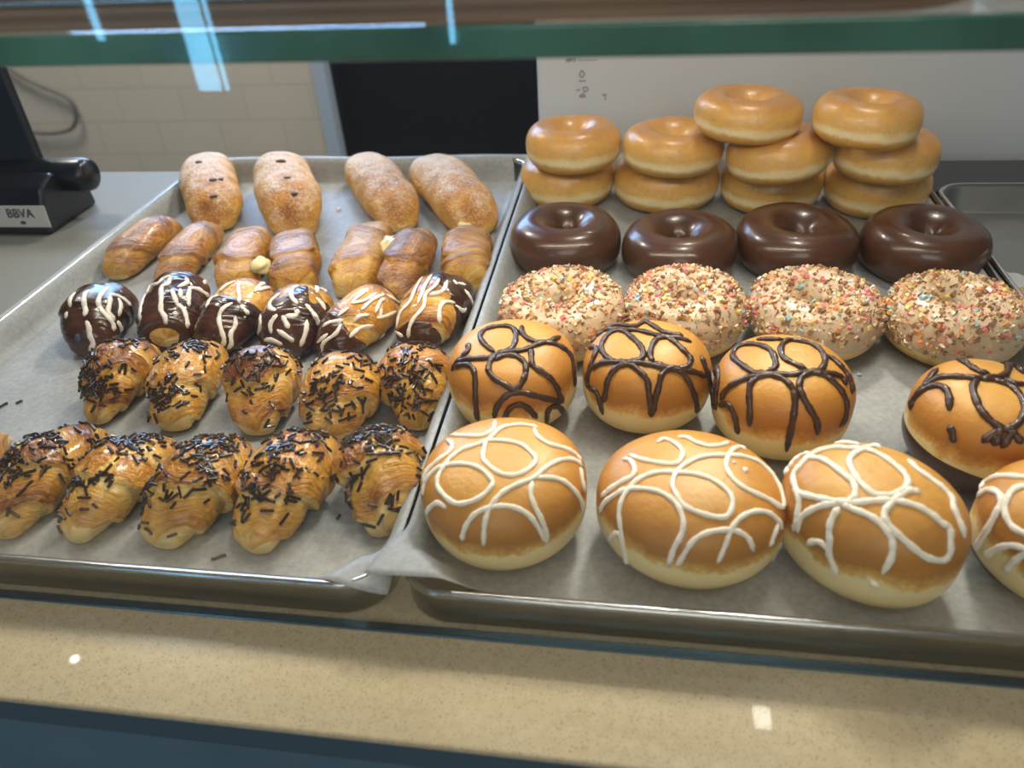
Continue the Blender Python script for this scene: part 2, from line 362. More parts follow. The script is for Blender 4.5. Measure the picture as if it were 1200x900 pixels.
me = bpy.data.meshes.new('window_5'); bm.to_mesh(me); bm.free(); struct(link('window_5', me, plain('window_frame_white', (0.5, 0.52, 0.55), 0.4), None, smooth=False))  # frame added around the blue fill light, no real window
struct(box('wall_right', (0.30, 4, 2.0, 2.1, -0.90, 1.7), M_tile))
# street wall behind the customer, with narrow tall windows
MW = plain('street_wall_paint', (0.10, 0.10, 0.11), 0.7)
struct(box('wall_front', (-4, 4, -2.62, -2.55, -0.90, 2.4), MW))
wx = [(-1.478, 0.045, -0.36), (-1.41, 0.007, -0.36), (-0.515, 0.010, -0.22), (-1.86, 0.014, -0.17)]
MG = emit('daylit_window', (0.22, 0.64, 1.0), 9.0)
for k, (x, w, z0) in enumerate(wx):
    struct(box('window_%d' % (k+1), (x-w, x+w, -2.548, -2.54, z0, 1.2), MG))

ct = empty('counter', (0.1, 0.3, -0.9), 'cream speckled stone counter under the pastry trays with a dark slate blue front', 'counter')
def under(o, p):
    o.parent = p; o.matrix_parent_inverse = Matrix.Translation(p.location).inverted(); return o
under(box('countertop', (-1.3, 1.4, -0.0771, 0.72, -0.005, 0.0), M_stone, bevel=0.0015), ct)
o = under(box('edge_strip', (-1.3, 1.4, -0.0765, 0.70, -0.026, -0.005), plain('slate_edge', (0.055, 0.10, 0.135), 0.35), bevel=0.001), ct); o['label'] = 'dark slate edge under the stone top'
o = under(box('front_panel', (-1.3, 1.4, -0.0750, -0.04, -0.90, -0.0275), plain('slate_panel', (0.09, 0.17, 0.23), 0.35, 0, 0, 0.1, 20)), ct); o['label'] = 'dark slate blue front panel'
under(box('cabinet_body', (-1.28, 1.38, -0.04, 0.70, -0.90, -0.026), plain('cabinet_grey', (0.2, 0.2, 0.2), 0.6)), ct)

o = under(box('rear_top', (-1.3, -0.4625, 0.15, 0.72, 0.0, 0.0012), plain('grey_work_top', (0.19, 0.19, 0.17), 0.6, 0, 0, 0.08, 5)), ct); o['label'] = 'plain greyish work top left of the trays'
gp_ = empty('front_glass', (0.1, -0.010, 0.0), 'clear upright front glass of the pastry case standing on the speckled counter', 'glass')
under(box('pane', (-1.25, 1.35, -0.0135, -0.0085, 0.002, 0.62), M_glass), gp_)
o = under(box('base_channel', (-1.25, 1.35, -0.0140, -0.0080, 0.0, 0.002), plain('channel_metal', (0.16, 0.28, 0.36), 0.2, 0.9), bevel=0.0006), gp_); o['label'] = 'thin bluish metal channel holding the glass'

sh = empty('glass_shelf', (0.1, 0.25, 0.30), 'green edged glass shelf above the pastries carrying another tray', 'shelf')
under(box('shelf_pane', (-0.95, 1.05, 0.0225, 0.50, 0.3075, 0.3175), M_glass), sh)
o = under(box('front_edge', (-0.95, 1.05, 0.019, 0.0225, 0.3065, 0.3180), M_gedge, bevel=0.001), sh); o['label'] = 'dark green polished glass edge'
for x in (-0.95, 1.05):
    under(box('bracket', (x-0.01, x+0.01, 0.2, 0.24, (0.0125 if x > 0 else -0.0095), 0.3075), M_alu, bevel=0.002), sh)

o = under(box('strip_housing', (-0.27, 0.91, 0.235, 0.255, 0.3005, 0.3072), M_alu, bevel=0.001), sh); o['label'] = 'slim lamp housing under the shelf'
sh.rotation_euler = (0, 0.011, 0)

# ---------------------------------------------------------------- sheet trays
def rrect(x0, x1, y0, y1, r, z, n=8):
    out = []
    for cx, cy, a0 in ((x1-r, y1-r, 0), (x0+r, y1-r, 90), (x0+r, y0+r, 180), (x1-r, y0+r, 270)):
        for k in range(n+1):
            a = math.radians(a0+90*k/n); out.append((cx+r*math.cos(a), cy+r*math.sin(a), z))
    return out
def tray(name, b, z0, label, group, h=0.0300, mats=(None, None), warp=0.0, cr=0.03):
    x0, x1, y0, y1 = b; cx, cy = (x0+x1)/2, (y0+y1)/2
    t = empty(name, (cx, cy, z0), label, 'tray', group)
    def ring(i, z): return [(p[0]-cx, p[1]-cy, p[2]) for p in rrect(x0+i, x1-i, y0+i, y1-i, max(cr-i, 0.006), z)]
    V, F = rings_mesh([ring(.016, .0012), ring(.0125, .0022), ring(.0040, h-.004), ring(.0015, h-.002), ring(.0002, h-.004), ring(.0004, .0025), ring(.0025, 0.0), ring(.02, 0.0)])
    pan = link('pan', mesh('pan', V, F), mats[0] or M_alu, t)
    q = [ring(.0015+0.0026*math.cos(a)-0.001, h-.0027+0.0027*math.sin(a)) for a in np.linspace(0, 2*np.pi, 10, endpoint=False)]
    V = np.concatenate([np.array(r) for r in q]); F = grid_faces(len(q), len(q[0]), True, True)
    rm = link('rim', mesh('rim', V, F), mats[1] or M_rim, t)
    return t
TL = (-0.4575, -0.0035, -0.0050, 0.685); TR = (0.0035, 0.4535, -0.0052, 0.685); T3 = (0.4605, 0.93, 0.0, 0.595)
tray('sheet_tray', TL, 0.0005, 'aluminium sheet tray on the left holding croissants and sugared pastries', 'sheet trays on the counter', mats=(M_alu_dark, None))
tray('sheet_tray', TR, 0.0005, 'aluminium sheet tray in the middle holding the ring doughnuts and filled doughnuts', 'sheet trays on the counter', mats=(M_alu_dark, None))
tray('sheet_tray', T3, 0.0005, 'bare aluminium sheet tray at the right edge beyond the chocolate doughnuts', 'sheet trays on the counter', mats=(M_alu3, plain('tray_rim_bright', (0.8, 0.8, 0.78), 0.15, 1.0)))
M_bronze = plain('brown_tray', (0.26, 0.165, 0.105), 0.35, 0.2, 0, 0.3, 6)
shelf_tray = empty('shelf_tray', (-0.12, 0.09, 0.3185), 'brown ribbed tray with rounded corners lying on the glass shelf above', 'tray')
def sring(i, z): return rrect(-0.37+i, 0.372-i, -0.0680+i, 0.035-i, 0.045-i, z)
V, F = rings_mesh([sring(i, z) for i, z in ((.02, 0), (.002, 0), (0, .001), (0, .0035), (.0015, .004), (.0015, .0055), (0, .006), (0, .0085), (.0015, .009), (.0015, .012), (0, .0125), (0, .03), (.004, .03), (.004, .002), (.02, .002))])
link('tray_body', mesh('tray_body', V, F), M_bronze, shelf_tray, smooth=False)
q = [sring(.0008+0.0011*math.cos(a), .0105+0.0013*math.sin(a)) for a in np.linspace(0, 2*np.pi, 8, endpoint=False)]
link('bead', mesh('bead', np.concatenate([np.array(r) for r in q]), grid_faces(8, len(q[0]), True, True)), plain('bead_metal', (0.45, 0.50, 0.55), 0.25, 0.8), shelf_tray)
shelf_tray.rotation_euler = (0, 0.011, 0); shelf_tray.location.z = 0.3205
o = box('shelf_paper', (0.0, 0.3, 0.0, 0.09, 0.0, 0.012), plain('pale_wrap', (0.5, 0.47, 0.42), 0.6, 0, 0, 0.25, 30), bevel=0.005); o.location = (0.262, 0.03, 0.3165); o.rotation_euler = (0, 0.011, 0)
tag(o, 'pale folded paper on the right end of the glass shelf', 'paper')

def liner(name, b, label, ext, corner, seed=3):
    """paper pressed into a tray, climbing its walls and lapping over the rim by ext = (left, right, back)"""
    x0, x1, y0, y1 = b; nx, ny = 110, 150; i0 = 0.0175; h = 0.0285
    xs = np.linspace(x0-ext[0], x1+ext[1], nx); ys = np.linspace(y0+0.0052, y1+ext[2], ny)
    X, Y = np.meshgrid(xs, ys, indexing='ij')
    d = np.maximum.reduce([x0+i0-X, X-(x1-i0), y0+i0-Y, Y-(y1-i0), 0*X]); k = np.clip(d/(i0-0.0040), 0, 1)
    Z = 0.0031+k*k*(3-2*k)*(h-0.0045)
    Z = Z+np.clip((d-0.0135)/0.003, 0, 1)*0.0044
    Z = Z+(wob(np.stack([X, Y, 0*X], -1), seed, 16, 0.0003)+wob(np.stack([X, Y, 0*X], -1), seed+1, 90, 0.0001))*np.clip(1-k*1.5, 0.15, 1)
    Z = Z+np.clip((Y-(y1-0.004))/0.004, 0, 1)*0.0012*(1+np.sin(X*23+seed))
    if corner:
        cx = x1+ext[1] if corner > 0 else x0-ext[0]
        m = np.clip(1-np.hypot((X-cx)*0.8, Y-y0)/0.050, 0, 1); q = m*m*(3-2*m); q1 = np.clip(q*2.6, 0, 1); zt = h+(0.0040 if corner > 0 else 0.0085)
        Z = Z+(zt-Z)*q1-q*0.004*(corner > 0)
        if corner > 0: Y = Y-q*0.0095; X = X+q*0.003
        else: X = X-q*0.015; Y = Y-q*0.002
    P = np.stack([X-(x0+x1)/2, Y-(y0+y1)/2, Z], -1)
    me = mesh(name, P.reshape(-1, 3), grid_faces(nx, ny, False, False))
    o = link(name, me, M_paper, None, ((x0+x1)/2, (y0+y1)/2, 0.0003))
    sd = o.modifiers.new('thickness', 'SOLIDIFY'); sd.thickness = 0.0003; sd.offset = 0
    return tag(o, label, 'baking paper', 'baking paper liners in the trays')
liner('baking_paper', TL, 'greyish baking paper under the croissants in the left tray', (0.0008, 0.0022, 0.003), 1)
liner('baking_paper', TR, 'greyish baking paper under the doughnuts in the middle tray', (0.0022, -0.0055, 0.003), -1, 7)
# right-hand tray: ridged white mat and a small roll
xs = np.linspace(0.4785, 0.60, 60); ys = np.linspace(0.15, 0.438, 140); X, Y = np.meshgrid(xs, ys, indexing='ij')
Y = np.where(Y > 0.43, Y+0.003*np.sin(X*260)+0.002*np.sin(X*610), Y)
P = np.stack([X-0.54, Y-0.3, 0.0020+0.0005*np.sin(Y*1400)+0.0006], -1)
o = link('ridged_mat', mesh('ridged_mat', P.reshape(-1, 3), grid_faces(60, 140, False, False)), plain('white_mat', (0.55, 0.55, 0.57), 0.5), None, (0.54, 0.3, 0))
o.modifiers.new('thickness', 'SOLIDIFY').thickness = 0.0004
tag(o, 'white finely ridged mat lying in the bare tray at the right edge', 'mat')
box('rear_ledge', (0.44, 1.2, 0.612, 0.71, 0.0, 0.014), plain('ledge_dark', (0.03, 0.03, 0.035), 0.35), bevel=0.002)  # dark box standing for the tray flange's shadow and reflection
tag(bpy.data.objects['rear_ledge'], 'dark ledge strip on the counter behind the bare right tray', 'ledge')

# ---------------------------------------------------------------- things behind
cb = empty('white_cabinet', (0.45, 1.0, -0.9), 'large white appliance with small grey printing behind the glazed doughnuts', 'appliance')
MWH = plain('appliance_white', (0.84, 0.87, 0.92), 0.35, 0, 0, 0.02, 4)
under(box('body', (-0.004, 0.95, 0.80, 1.2, -0.90, 0.55), MWH, bevel=0.004), cb)
MP = plain('printing_grey', (0.16, 0.16, 0.17), 0.5)
def on_panel(px, py):
    d = CF+(px-600)/FPX*CR-(py-450)/FPX*CU; t = (0.7995-CAM[1])/d[1]; q = CAM+t*d; return q[0], q[2]
def strokes(name, lines, w, mat):
    bm = bmesh.new()
    for ln in lines:
        for a, b in zip(ln[:-1], ln[1:]):
            x0, z0 = on_panel(*a); x1, z1 = on_panel(*b); L = math.hypot(x1-x0, z1-z0) or 1e-6; nx, nz = -(z1-z0)/L*w/2, (x1-x0)/L*w/2
            f = [bm.verts.new(p) for p in ((x0+nx, 0.7994, z0+nz), (x1+nx, 0.7994, z1+nz), (x1-nx, 0.7994, z1-nz), (x0-nx, 0.7994, z0-nz))]; bm.faces.new(f)
            g = bmesh.ops.extrude_face_region(bm, geom=[bm.faces[-1]] if False else [f[0].link_faces[0]]); bmesh.ops.translate(bm, vec=(0, 0.0008, 0), verts=[v for v in g['geom'] if isinstance(v, bmesh.types.BMVert)])
    me = bpy.data.meshes.new(name); bm.to_mesh(me); bm.free(); return under(link(name, me, mat, None, smooth=False), cb)
strokes('printed_heading', [[(663.5, 69), (663.5, 72)], [(665, 68.5), (667, 68.5), (667, 72), (665, 72), (665, 68.5)], [(668.5, 72), (668.5, 68.5), (670.5, 68.5), (670.5, 72)], [(672, 68.5), (674, 68.5), (674, 72), (672, 72)]], 0.0011, MP)
strokes('printed_line', [[(678, 70.5), (684, 70.3)], [(686, 70.5), (693, 70.2)], [(694, 70.4), (700, 70)]], 0.0012, plain('printing_pale', (0.32, 0.32, 0.33), 0.5))
strokes('handling_symbol', [[(679, 87), (682, 82.5), (685, 87), (683, 90.5), (680.5, 90.5), (679, 87)], [(678, 95), (686.5, 94.8)]], 0.0012, MP)
strokes('handling_symbol', [[(675, 106), (680, 105)], [(683, 103), (688, 102), (689, 106), (685, 108), (683, 103)], [(679, 113.5), (683, 109.5), (686, 113.5), (679, 113.5)]], 0.0012, MP)
strokes('handling_symbol', [[(705.5, 111), (711, 111)], [(709, 112), (709.5, 117)]], 0.0012, MP)

# card terminal at the left
tm = empty('card_terminal', (-0.65, 0.56, 0.0), 'black card payment terminal with a white bank label on the counter at the left', 'card terminal')
def T(o): return under(o, tm)
# wedge shaped body: outline in (y, z), extruded along x
out = [(0.505, 0.002), (0.508, 0.030), (0.522, 0.058), (0.545, 0.066), (0.600, 0.052), (0.605, 0.002)]
T(poly_prism('body', [(-0.76, y, z) for y, z in out], (0.178, 0, 0), M_black, None, 0.004))
V, F = rings_mesh([[(x, 0.572+r*math.cos(a), 0.054+r*math.sin(a)) for a in np.linspace(0, 2*np.pi, 24, endpoint=False)] for x, r in ((-0.74, 0.02), (-0.556, 0.021), (-0.549, 0.019), (-0.546, 0.014))])
T(link('roll_housing', mesh('roll_housing', V, F), M_black, None))
scr = T(box('screen_back', (-0.085, 0.085, -0.007, 0.007, 0, 0.158), M_black, None, 0.004))
scr.rotation_euler = (-0.12, -0.06, 0.10); scr.location = (-0.700, 0.572, 0.060)
lab = T(box('label_plate', (-0.036, 0.036, -0.0006, 0.0006, -0.0135, 0.0135), plain('label_white', (0.60, 0.56, 0.54), 0.45), None, 0.0005))
lab['label'] = 'white label with dark lettering'
lab.location = (-0.612, 0.5054, 0.0265); lab.rotation_euler = (-0.107, 0, 0)
fc = bpy.data.curves.new('bank_lettering', 'FONT'); fc.body = 'BBVA'; fc.size = 0.0155; fc.align_x = 'CENTER'; fc.extrude = 0.0002; fc.offset = 0.00025
fo = bpy.data.objects.new('tmp_text', fc); COL.objects.link(fo); dg = bpy.context.evaluated_depsgraph_get(); dg.update()
me = bpy.data.meshes.new_from_object(fo.evaluated_get(dg)); bpy.data.objects.remove(fo)
MI = plain('label_ink', (0.05, 0.05, 0.08), 0.5)
lt = link('lettering', me, MI, lab, (0, -0.0009, -0.001), False); lt.rotation_euler = (math.radians(90), 0, 0)
V, F = rings_mesh([[(0.004*math.cos(a)*k, -y, -0.0075+0.0022*math.sin(a)*k) for a in np.linspace(0, 2*np.pi, 12, endpoint=False)] for y, k in ((0.0006, 1.0), (0.0010, 1.0))])
link('contactless_mark', mesh('contactless_mark', V, F), MI, lab)
# cable hanging on the tiles
pts = catmull([(-2.2, 1.985, 0.4), (-1.95, 1.985, 0.0), (-1.80, 1.985, -0.16), (-1.66, 1.985, -0.24), (-1.70, 1.985, -0.33), (-1.86, 1.985, -0.335), (-1.93, 1.985, -0.25), (-1.86, 1.985, -0.10), (-1.9, 1.985, 0.4)], 8)
V, F = tube(pts, [(0, -1, 0)]*len(pts), 0.006, 1.0, 0.0)
tag(link('cable', mesh('cable', V, F), plain('cable_grey', (0.16, 0.15, 0.15), 0.5)), 'grey looped cable hanging on the beige tiled wall', 'cable')
# ---------------------------------------------------------------- pastries
FZ = 0.0035
def body_obj(name, P, mats, parent, bake=None, lay=None, dust=None, wrap_u=False, poles=False):
    nu, nv = P.shape[:2]; F = grid_faces(nu, nv, wrap_u, True)
    if not wrap_u: F.append(tuple(range(nv))[::-1]); F.append(tuple(range((nu-1)*nv, nu*nv)))
    me = mesh(name, P.reshape(-1, 3), F)
    if bake is not None: attr(me, 'bake', np.ravel(bake))
    if lay is not None: attr(me, 'lay', lay.reshape(-1, 3))
    if dust is not None: attr(me, 'dust', np.ravel(dust))
    return link(name, me, mats, parent)
def bvh_of(P, wrap_u=False):
    return BVHTree.FromPolygons([tuple(v) for v in P.reshape(-1, 3)], grid_faces(P.shape[0], P.shape[1], wrap_u, True))
def cast(bvh, loc, px, py, c, tries=8, step=1.0):
    o = Vector(CAM-np.array(loc))
    for k in range(tries+1):
        dx, dy = c[0]-px, c[1]-py; L = math.hypot(dx, dy) or 1; qx, qy = px+dx/L*step*k, py+dy/L*step*k
        d = Vector(CF+(qx-600)/FPX*CR-(qy-450)/FPX*CU).normalized(); h = bvh.ray_cast(o, d)
        if h[0] is not None:
            n = h[1] if h[1].dot(d) < 0 else -h[1]; return np.array(h[0]), np.array(n)
    return None
def piped(name, parent, bvh, loc, lines, view, rad, mat, flat=0.75, lift=0.3, seed=0, m=6):
    """icing piped over a surface along given strokes"""
    ox, oy, sc = view; c = to_px(np.array(loc)+np.array([0, 0, 0.03])); rs = np.random.RandomState(seed); parts = []
    for ln in lines:
        q = catmull([(ox+x/sc, oy+y/sc) for x, y in ln], m); run = []
        runs = []
        for x, y in q:
            h = cast(bvh, loc, x, y, c)
            if h is None:
                if len(run) > 3: runs.append(run)
                run = []; continue
            if run and np.linalg.norm(h[0]-run[-1][0]) > 0.016:
                if len(run) > 3: runs.append(run)
                run = []
            if not run or np.linalg.norm(h[0]-run[-1][0]) > 0.0006: run.append(h)
        if len(run) > 3: runs.append(run)
        for run in runs:
            P = np.array([a for a, b in run]); N = np.array([b for a, b in run])
            for _ in range(2): N[1:-1] = (N[:-2]+2*N[1:-1]+N[2:])/4; P[1:-1] = (P[:-2]+4*P[1:-1]+P[2:])/6
            N /= np.linalg.norm(N, axis=1, keepdims=True)
            k = np.arange(len(P)); r = rad*(1+0.10*np.sin(k*0.9+rs.rand()*6)+0.08*np.sin(k*2.3+rs.rand()*6))
            parts.append(tube(P, N, r, flat, lift))
    if not parts: return None
    V, F = merge(parts); return link(name, mesh(name, V, F), mat, parent)
def scatter(P, N, weight, count, seed, make, min_gap=0.0):
    rs = np.random.RandomState(seed); w = np.clip(weight, 0, None).copy()
    A = np.linalg.norm(np.cross(np.gradient(P, axis=0), np.roll(P, -1, 1)-P), axis=-1); w = (w*A).ravel(); w /= w.sum()
    idx = rs.choice(w.size, size=count, p=w); Pf = P.reshape(-1, 3); Nf = N.reshape(-1, 3); nv = P.shape[1]; parts = []; used = []
    for i in idx:
        p = Pf[i]+rs.normal(size=3)*0.0004
        if min_gap and used and min(np.sum((np.array(used)-p)**2, 1)) < min_gap**2: continue
        used.append(p); parts.append(make(p, Nf[i], rs))
    return parts
def rod(p, n, rs, L=None, r=0.00105, lift=0.5):
    L = L or rs.uniform(0.0040, 0.0095); a = rs.normal(size=3); t = a-n*np.dot(a, n)*0.96; t /= np.linalg.norm(t); s = np.cross(t, n); s /= np.linalg.norm(s); u = np.cross(s, t)
    c = p+n*r*lift*rs.uniform(0.6, 2.4); a6 = np.linspace(0, 2*np.pi, 6, endpoint=False)
    ring = s[None]*np.cos(a6)[:, None]*r+u[None]*np.sin(a6)[:, None]*r
    return rings_mesh([c+t*(-L/2)+ring*0.75, c+t*(-L/2+r*.4)+ring, c+u*rs.normal()*0.0003+ring, c+t*(L/2-r*.4)+ring, c+t*(L/2)+ring*0.75])
def chip(p, n, rs):
    s = rs.uniform(0.0015, 0.0031); R = np.linalg.qr(rs.normal(size=(3, 3)))[0]; h = s*rs.uniform(0.35, 0.7)
    B = np.array([(-1, -.6, -1), (.9, -1, -1), (1, .8, -1), (-.7, 1, -1), (-.8, -.7, 1), (.6, -.8, 1.2), (.9, .5, .8), (-.5, .7, 1)])*np.array([s, s*0.8, h])
    t = np.cross(n, R[:, 0]); t /= np.linalg.norm(t); b = np.cross(n, t); M = np.stack([t, b, n]); M = 0.5*M+0.5*R; V = p+n*h*0.5+B@M
    return V, [(3, 2, 1, 0), (4, 5, 6, 7), (0, 1, 5, 4), (1, 2, 6, 5), (2, 3, 7, 6), (3, 0, 4, 7)]

# ---- ring doughnuts
def drip(P, seed, amp, freq=60): return wob(P, seed+31, freq, amp)
def glazed(x, y, z, R, H, seed, label, tilt=(0, 0), hole=0.2):
    t = empty('glazed_doughnut', (x, y, z), label, 'doughnut', 'glazed ring doughnuts in stacks'); t.rotation_euler = (tilt[0], tilt[1], 0)
    P, v = ring_shape(R, H, seed, hole); N = -grid_normals(P, True)
    hz = P[..., 2]/H; body_obj('dough', P, M_glz, t, hz, wrap_u=True)
    flip = 1 if (N[..., 2][hz > 0.9].mean() > 0) else -1
    shell('sugar_glaze', P, N*flip, (hz-0.47-drip(P, seed, 0.05))*8, 0.0005, M_sugarglaze, t, True)
    return t
MG_ = Mat('sugar_glaze'); _o = [n for n in MG_.nt.nodes if n.type == 'OUTPUT_MATERIAL'][0]
_tr = MG_.n('ShaderNodeBsdfTransparent'); _mx = MG_.n('ShaderNodeMixShader'); MG_.set(Base_Color=(0.88, 0.72, 0.55, 1), Roughness=0.22, Coat_Weight=0.5)
_k = MG_.ramp(MG_.math('ADD', MG_.math('MULTIPLY', MG_.noise(60, 5), 0.7), MG_.math('MULTIPLY', MG_.noise(260, 3), 0.3)), [(0.48, (0.04, 0.04, 0.04)), (0.70, (0.34, 0.33, 0.32))]).outputs[0]
MG_.l(_k, _mx.inputs[0]); MG_.l(_tr.outputs[0], _mx.inputs[1]); MG_.l(MG_.b.outputs[0], _mx.inputs[2]); MG_.l(_mx.outputs[0], _o.inputs[0]); M_sugarglaze = MG_.m

G = 'plain glazed ring doughnut '
for k, (x, y, z, R, H, tl, lb) in enumerate([
    (0.0511, 0.6229, FZ, 0.0580, 0.0510, (0, 0), G+'at the bottom of the leftmost stack of two'),
    (0.0600, 0.5980, 0.0535, 0.0550, 0.0475, (-0.04, 0.0), G+'on top of the leftmost stack of two'),
    (0.1680, 0.6142, FZ, 0.0610, 0.0510, (0, 0), G+'at the bottom of the second stack from the left'),
    (0.1729, 0.5890, 0.0535, 0.0570, 0.0450, (-0.03, 0.03), G+'second up in the second stack, partly under a higher one'),
    (0.2884, 0.6062, FZ, 0.0570, 0.0510, (0, 0), G+'at the bottom of the third stack from the left'),
    (0.2848, 0.5620, 0.0535, 0.0530, 0.0460, (-0.06, -0.10), G+'in the middle of the third stack from the left'),
    (0.2457, 0.5641, 0.0972, 0.0551, 0.0424, (-0.03, 0.05), G+'topmost of the third stack, leaning towards the second'),
    (0.3998, 0.5972, FZ, 0.0560, 0.0510, (0, 0), G+'at the bottom of the rightmost stack of three'),
    (0.3914, 0.5600, 0.0535, 0.0520, 0.0480, (-0.04, 0.04), G+'in the middle of the rightmost stack of three'),
    (0.3577, 0.5320, 0.1000, 0.0505, 0.0440, (-0.05, 0.04), G+'on top of the rightmost stack of three')]):
    glazed(x, y, z, R, H, 40+k, lb, tl)

C = 'ring doughnut coated in dark chocolate, '
for k, (x, y, R, H, lb) in enumerate([
    (0.0648, 0.4480, 0.0555, 0.0485, C+'leftmost, beside the tray edge'), (0.1780, 0.4356, 0.0556, 0.0465, C+'second from the left in its row'),
    (0.2927, 0.4494, 0.0573, 0.0465, C+'third from the left in its row'), (0.4093, 0.4426, 0.0561, 0.0500, C+'rightmost, beside the bare tray')]):
    t = empty('chocolate_doughnut', (x, y, FZ), lb, 'doughnut', 'chocolate ring doughnuts in a row')
    P, v = ring_shape(R, H, 70+k, 0.16); N = grid_normals(P, True); N = N if N[..., 2][P[..., 2] > 0.9*H].mean() > 0 else -N
    hz = P[..., 2]/H; body_obj('dough', P, M_glz, t, hz, wrap_u=True)
    shell('chocolate_icing', P, N, (hz-0.10-drip(P, 70+k, 0.07))*8, 0.0011, M_choc, t, True)

C = 'ring doughnut with cream icing and coloured sprinkle chips, '
for k, (x, y, R, H, lb) in enumerate([
    (0.0720, 0.3000, 0.0535, 0.0490, C+'leftmost of its row'), (0.1784, 0.3075, 0.0507, 0.0500, C+'second from the left, with the fewest gaps'),
    (0.2871, 0.3152, 0.0540, 0.0465, C+'third from the left in its row'), (0.3954, 0.3081, 0.0520, 0.0465, C+'rightmost, touching the bare tray side')]):
    lb = lb.replace(', with the fewest gaps', ' in its row').replace(', with a pink chip cluster on top', ' in its row')
    t = empty('sprinkled_doughnut', (x, y, FZ), lb, 'doughnut', 'sprinkled ring doughnuts in a row')
    P, v = ring_shape(R, H, 90+k, 0.19); N = grid_normals(P, True); N = N if N[..., 2][P[..., 2] > 0.9*H].mean() > 0 else -N
    hz = P[..., 2]/H; body_obj('dough', P, M_bun, t, hz*0.42, wrap_u=True)
    shell('cream_icing', P, N, (hz-0.33-drip(P, 90+k, 0.09))*8, 0.0012, M_cream_icing, t, True)
    w = np.clip((hz-0.34-drip(P, 95+k, 0.10, 40))*4, 0.0, 1)*np.clip(N[..., 2]+0.75, 0.1, 1)
    parts = scatter(P+N*0.0012, N, w, 1700, 500+k, chip, 0.0021); V, F = merge(parts); me = mesh('sprinkle_chips', V, F)
    o = link('sprinkle_chips', me, CHIP, t, smooth=False); rs = np.random.RandomState(k); c = rs.choice(7, size=len(parts), p=[.30, .30, .07, .09, .06, .08, .10])
    me.polygons.foreach_set('material_index', np.repeat(c, 6).astype(np.int32)); tag(o, 'small brown, pink, yellow and blue sprinkle chips', kind='stuff')

# ---- filled doughnuts with piped loops
def filled(name, x, y, R, H, asp, yaw, seed, lb, grp, view, lines, rad, mat, icing, base=0.0, base_dir=None, flat=0.75):
    t = empty(name, (x, y, FZ), lb, 'filled doughnut', grp)
    P, v = bun_shape(R, H, seed, asp, yaw); N = grid_normals(P); N = N if N[..., 2][P[..., 2] > 0.9*H].mean() > 0 else -N
    N[0] = (0, 0, -1); N[-1] = (0, 0, 1)
    hz = P[..., 2]/H; body_obj('dough', P, M_bun, t, hz+0.03*wob(P, seed+3, 40))
    if base:
        m = base-hz-drip(P, seed, 0.05)
        if base_dir is not None:
            q = (P[..., 0]*base_dir[0]+P[..., 1]*base_dir[1])/R; m = m+0.22*q-0.12
        shell('chocolate_base', P, N, m*8, 0.0009, M_choc_line, t)  # real chocolate dip; on the left chocolate looped doughnuts it paints bottom shade
    piped(icing, t, bvh_of(P), (x, y, FZ), lines, view, rad, mat, flat, 0.3, seed)
    return t
C = 'round filled doughnut with dark chocolate loops, '
gB = 'filled doughnuts with chocolate loops'
filled('chocolate_looped_doughnut', 0.0454, 0.1970, 0.0496, 0.0657, 1, 0, 11, C+'leftmost, beside the croissant tray', gB, (520, 370, 6.43), [
    [(380,275),(310,220),(275,160),(310,110),(400,85),(490,85),(540,120),(540,190),(510,250),(450,275),(390,290)], [(590,75),(590,130),(640,180),(720,205),(800,195),(880,155)],
    [(60,410),(110,350),(180,330),(260,325),(340,320),(400,295),(480,275),(560,270),(640,250),(700,220),(780,205),(860,225),(930,270),(965,330),(975,420),(985,530)],
    [(185,210),(185,265),(140,310),(90,370)], [(80,390),(150,370),(210,385),(235,440),(240,520),(240,620),(250,720),(260,790)],
    [(400,295),(350,350),(340,420),(390,480),(470,525),(540,555),(590,500),(615,440),(615,370),(570,320),(510,300),(440,305),(390,340)],
    [(660,250),(660,320),(670,380),(740,425),(800,470),(850,540),(870,600),(900,650)], [(900,650),(800,630),(700,605),(600,580),(520,580),(450,620),(400,690),(380,770)],
    [(460,790),(480,720),(530,675),(590,670),(650,710),(700,770)], [(775,810),(780,720),(820,680),(870,690),(910,740)]], 0.0023, M_choc_line, 'chocolate_drizzle', 0.13)
filled('chocolate_looped_doughnut', 0.1446, 0.2016, 0.0478, 0.0681, 1, 0, 12, C+'second from the left of its row', gB, (670, 370, 6.43), [
    [(340,345),(290,335),(235,280),(225,230),(260,160),(320,120),(390,120),(450,165),(510,220),(540,280),(520,330),(430,350),(340,345)], [(620,350),(590,300),(610,220),(650,175),(720,170),(790,215),(850,275),(895,330),(870,385),(790,400),(700,385),(620,350)],
    [(150,400),(220,360),(310,350),(400,360),(480,355),(570,365),(660,385),(760,405),(860,415),(940,430),(1010,460)], [(245,650),(260,560),(280,470),(330,400),(390,370),(450,375),(520,430),(570,490),(580,570),(595,680),(600,760)],
    [(600,760),(630,630),(660,510),(680,440),(740,400),(810,415),(870,480),(910,570),(935,650),(940,730)], [(140,200),(200,130),(280,110),(400,110),(500,115),(600,140),(700,165),(800,170),(900,200)],
    [(240,90),(320,70),(420,80),(490,80),(550,50),(620,85),(700,130),(780,145),(840,155)], [(130,240),(190,250),(160,340),(140,400),(120,480),(130,550)], [(130,550),(180,560),(215,640),(235,740)], [(970,300),(1000,380),(1030,470),(1050,570)]],
    0.0023, M_choc_line, 'chocolate_drizzle', 0.08)
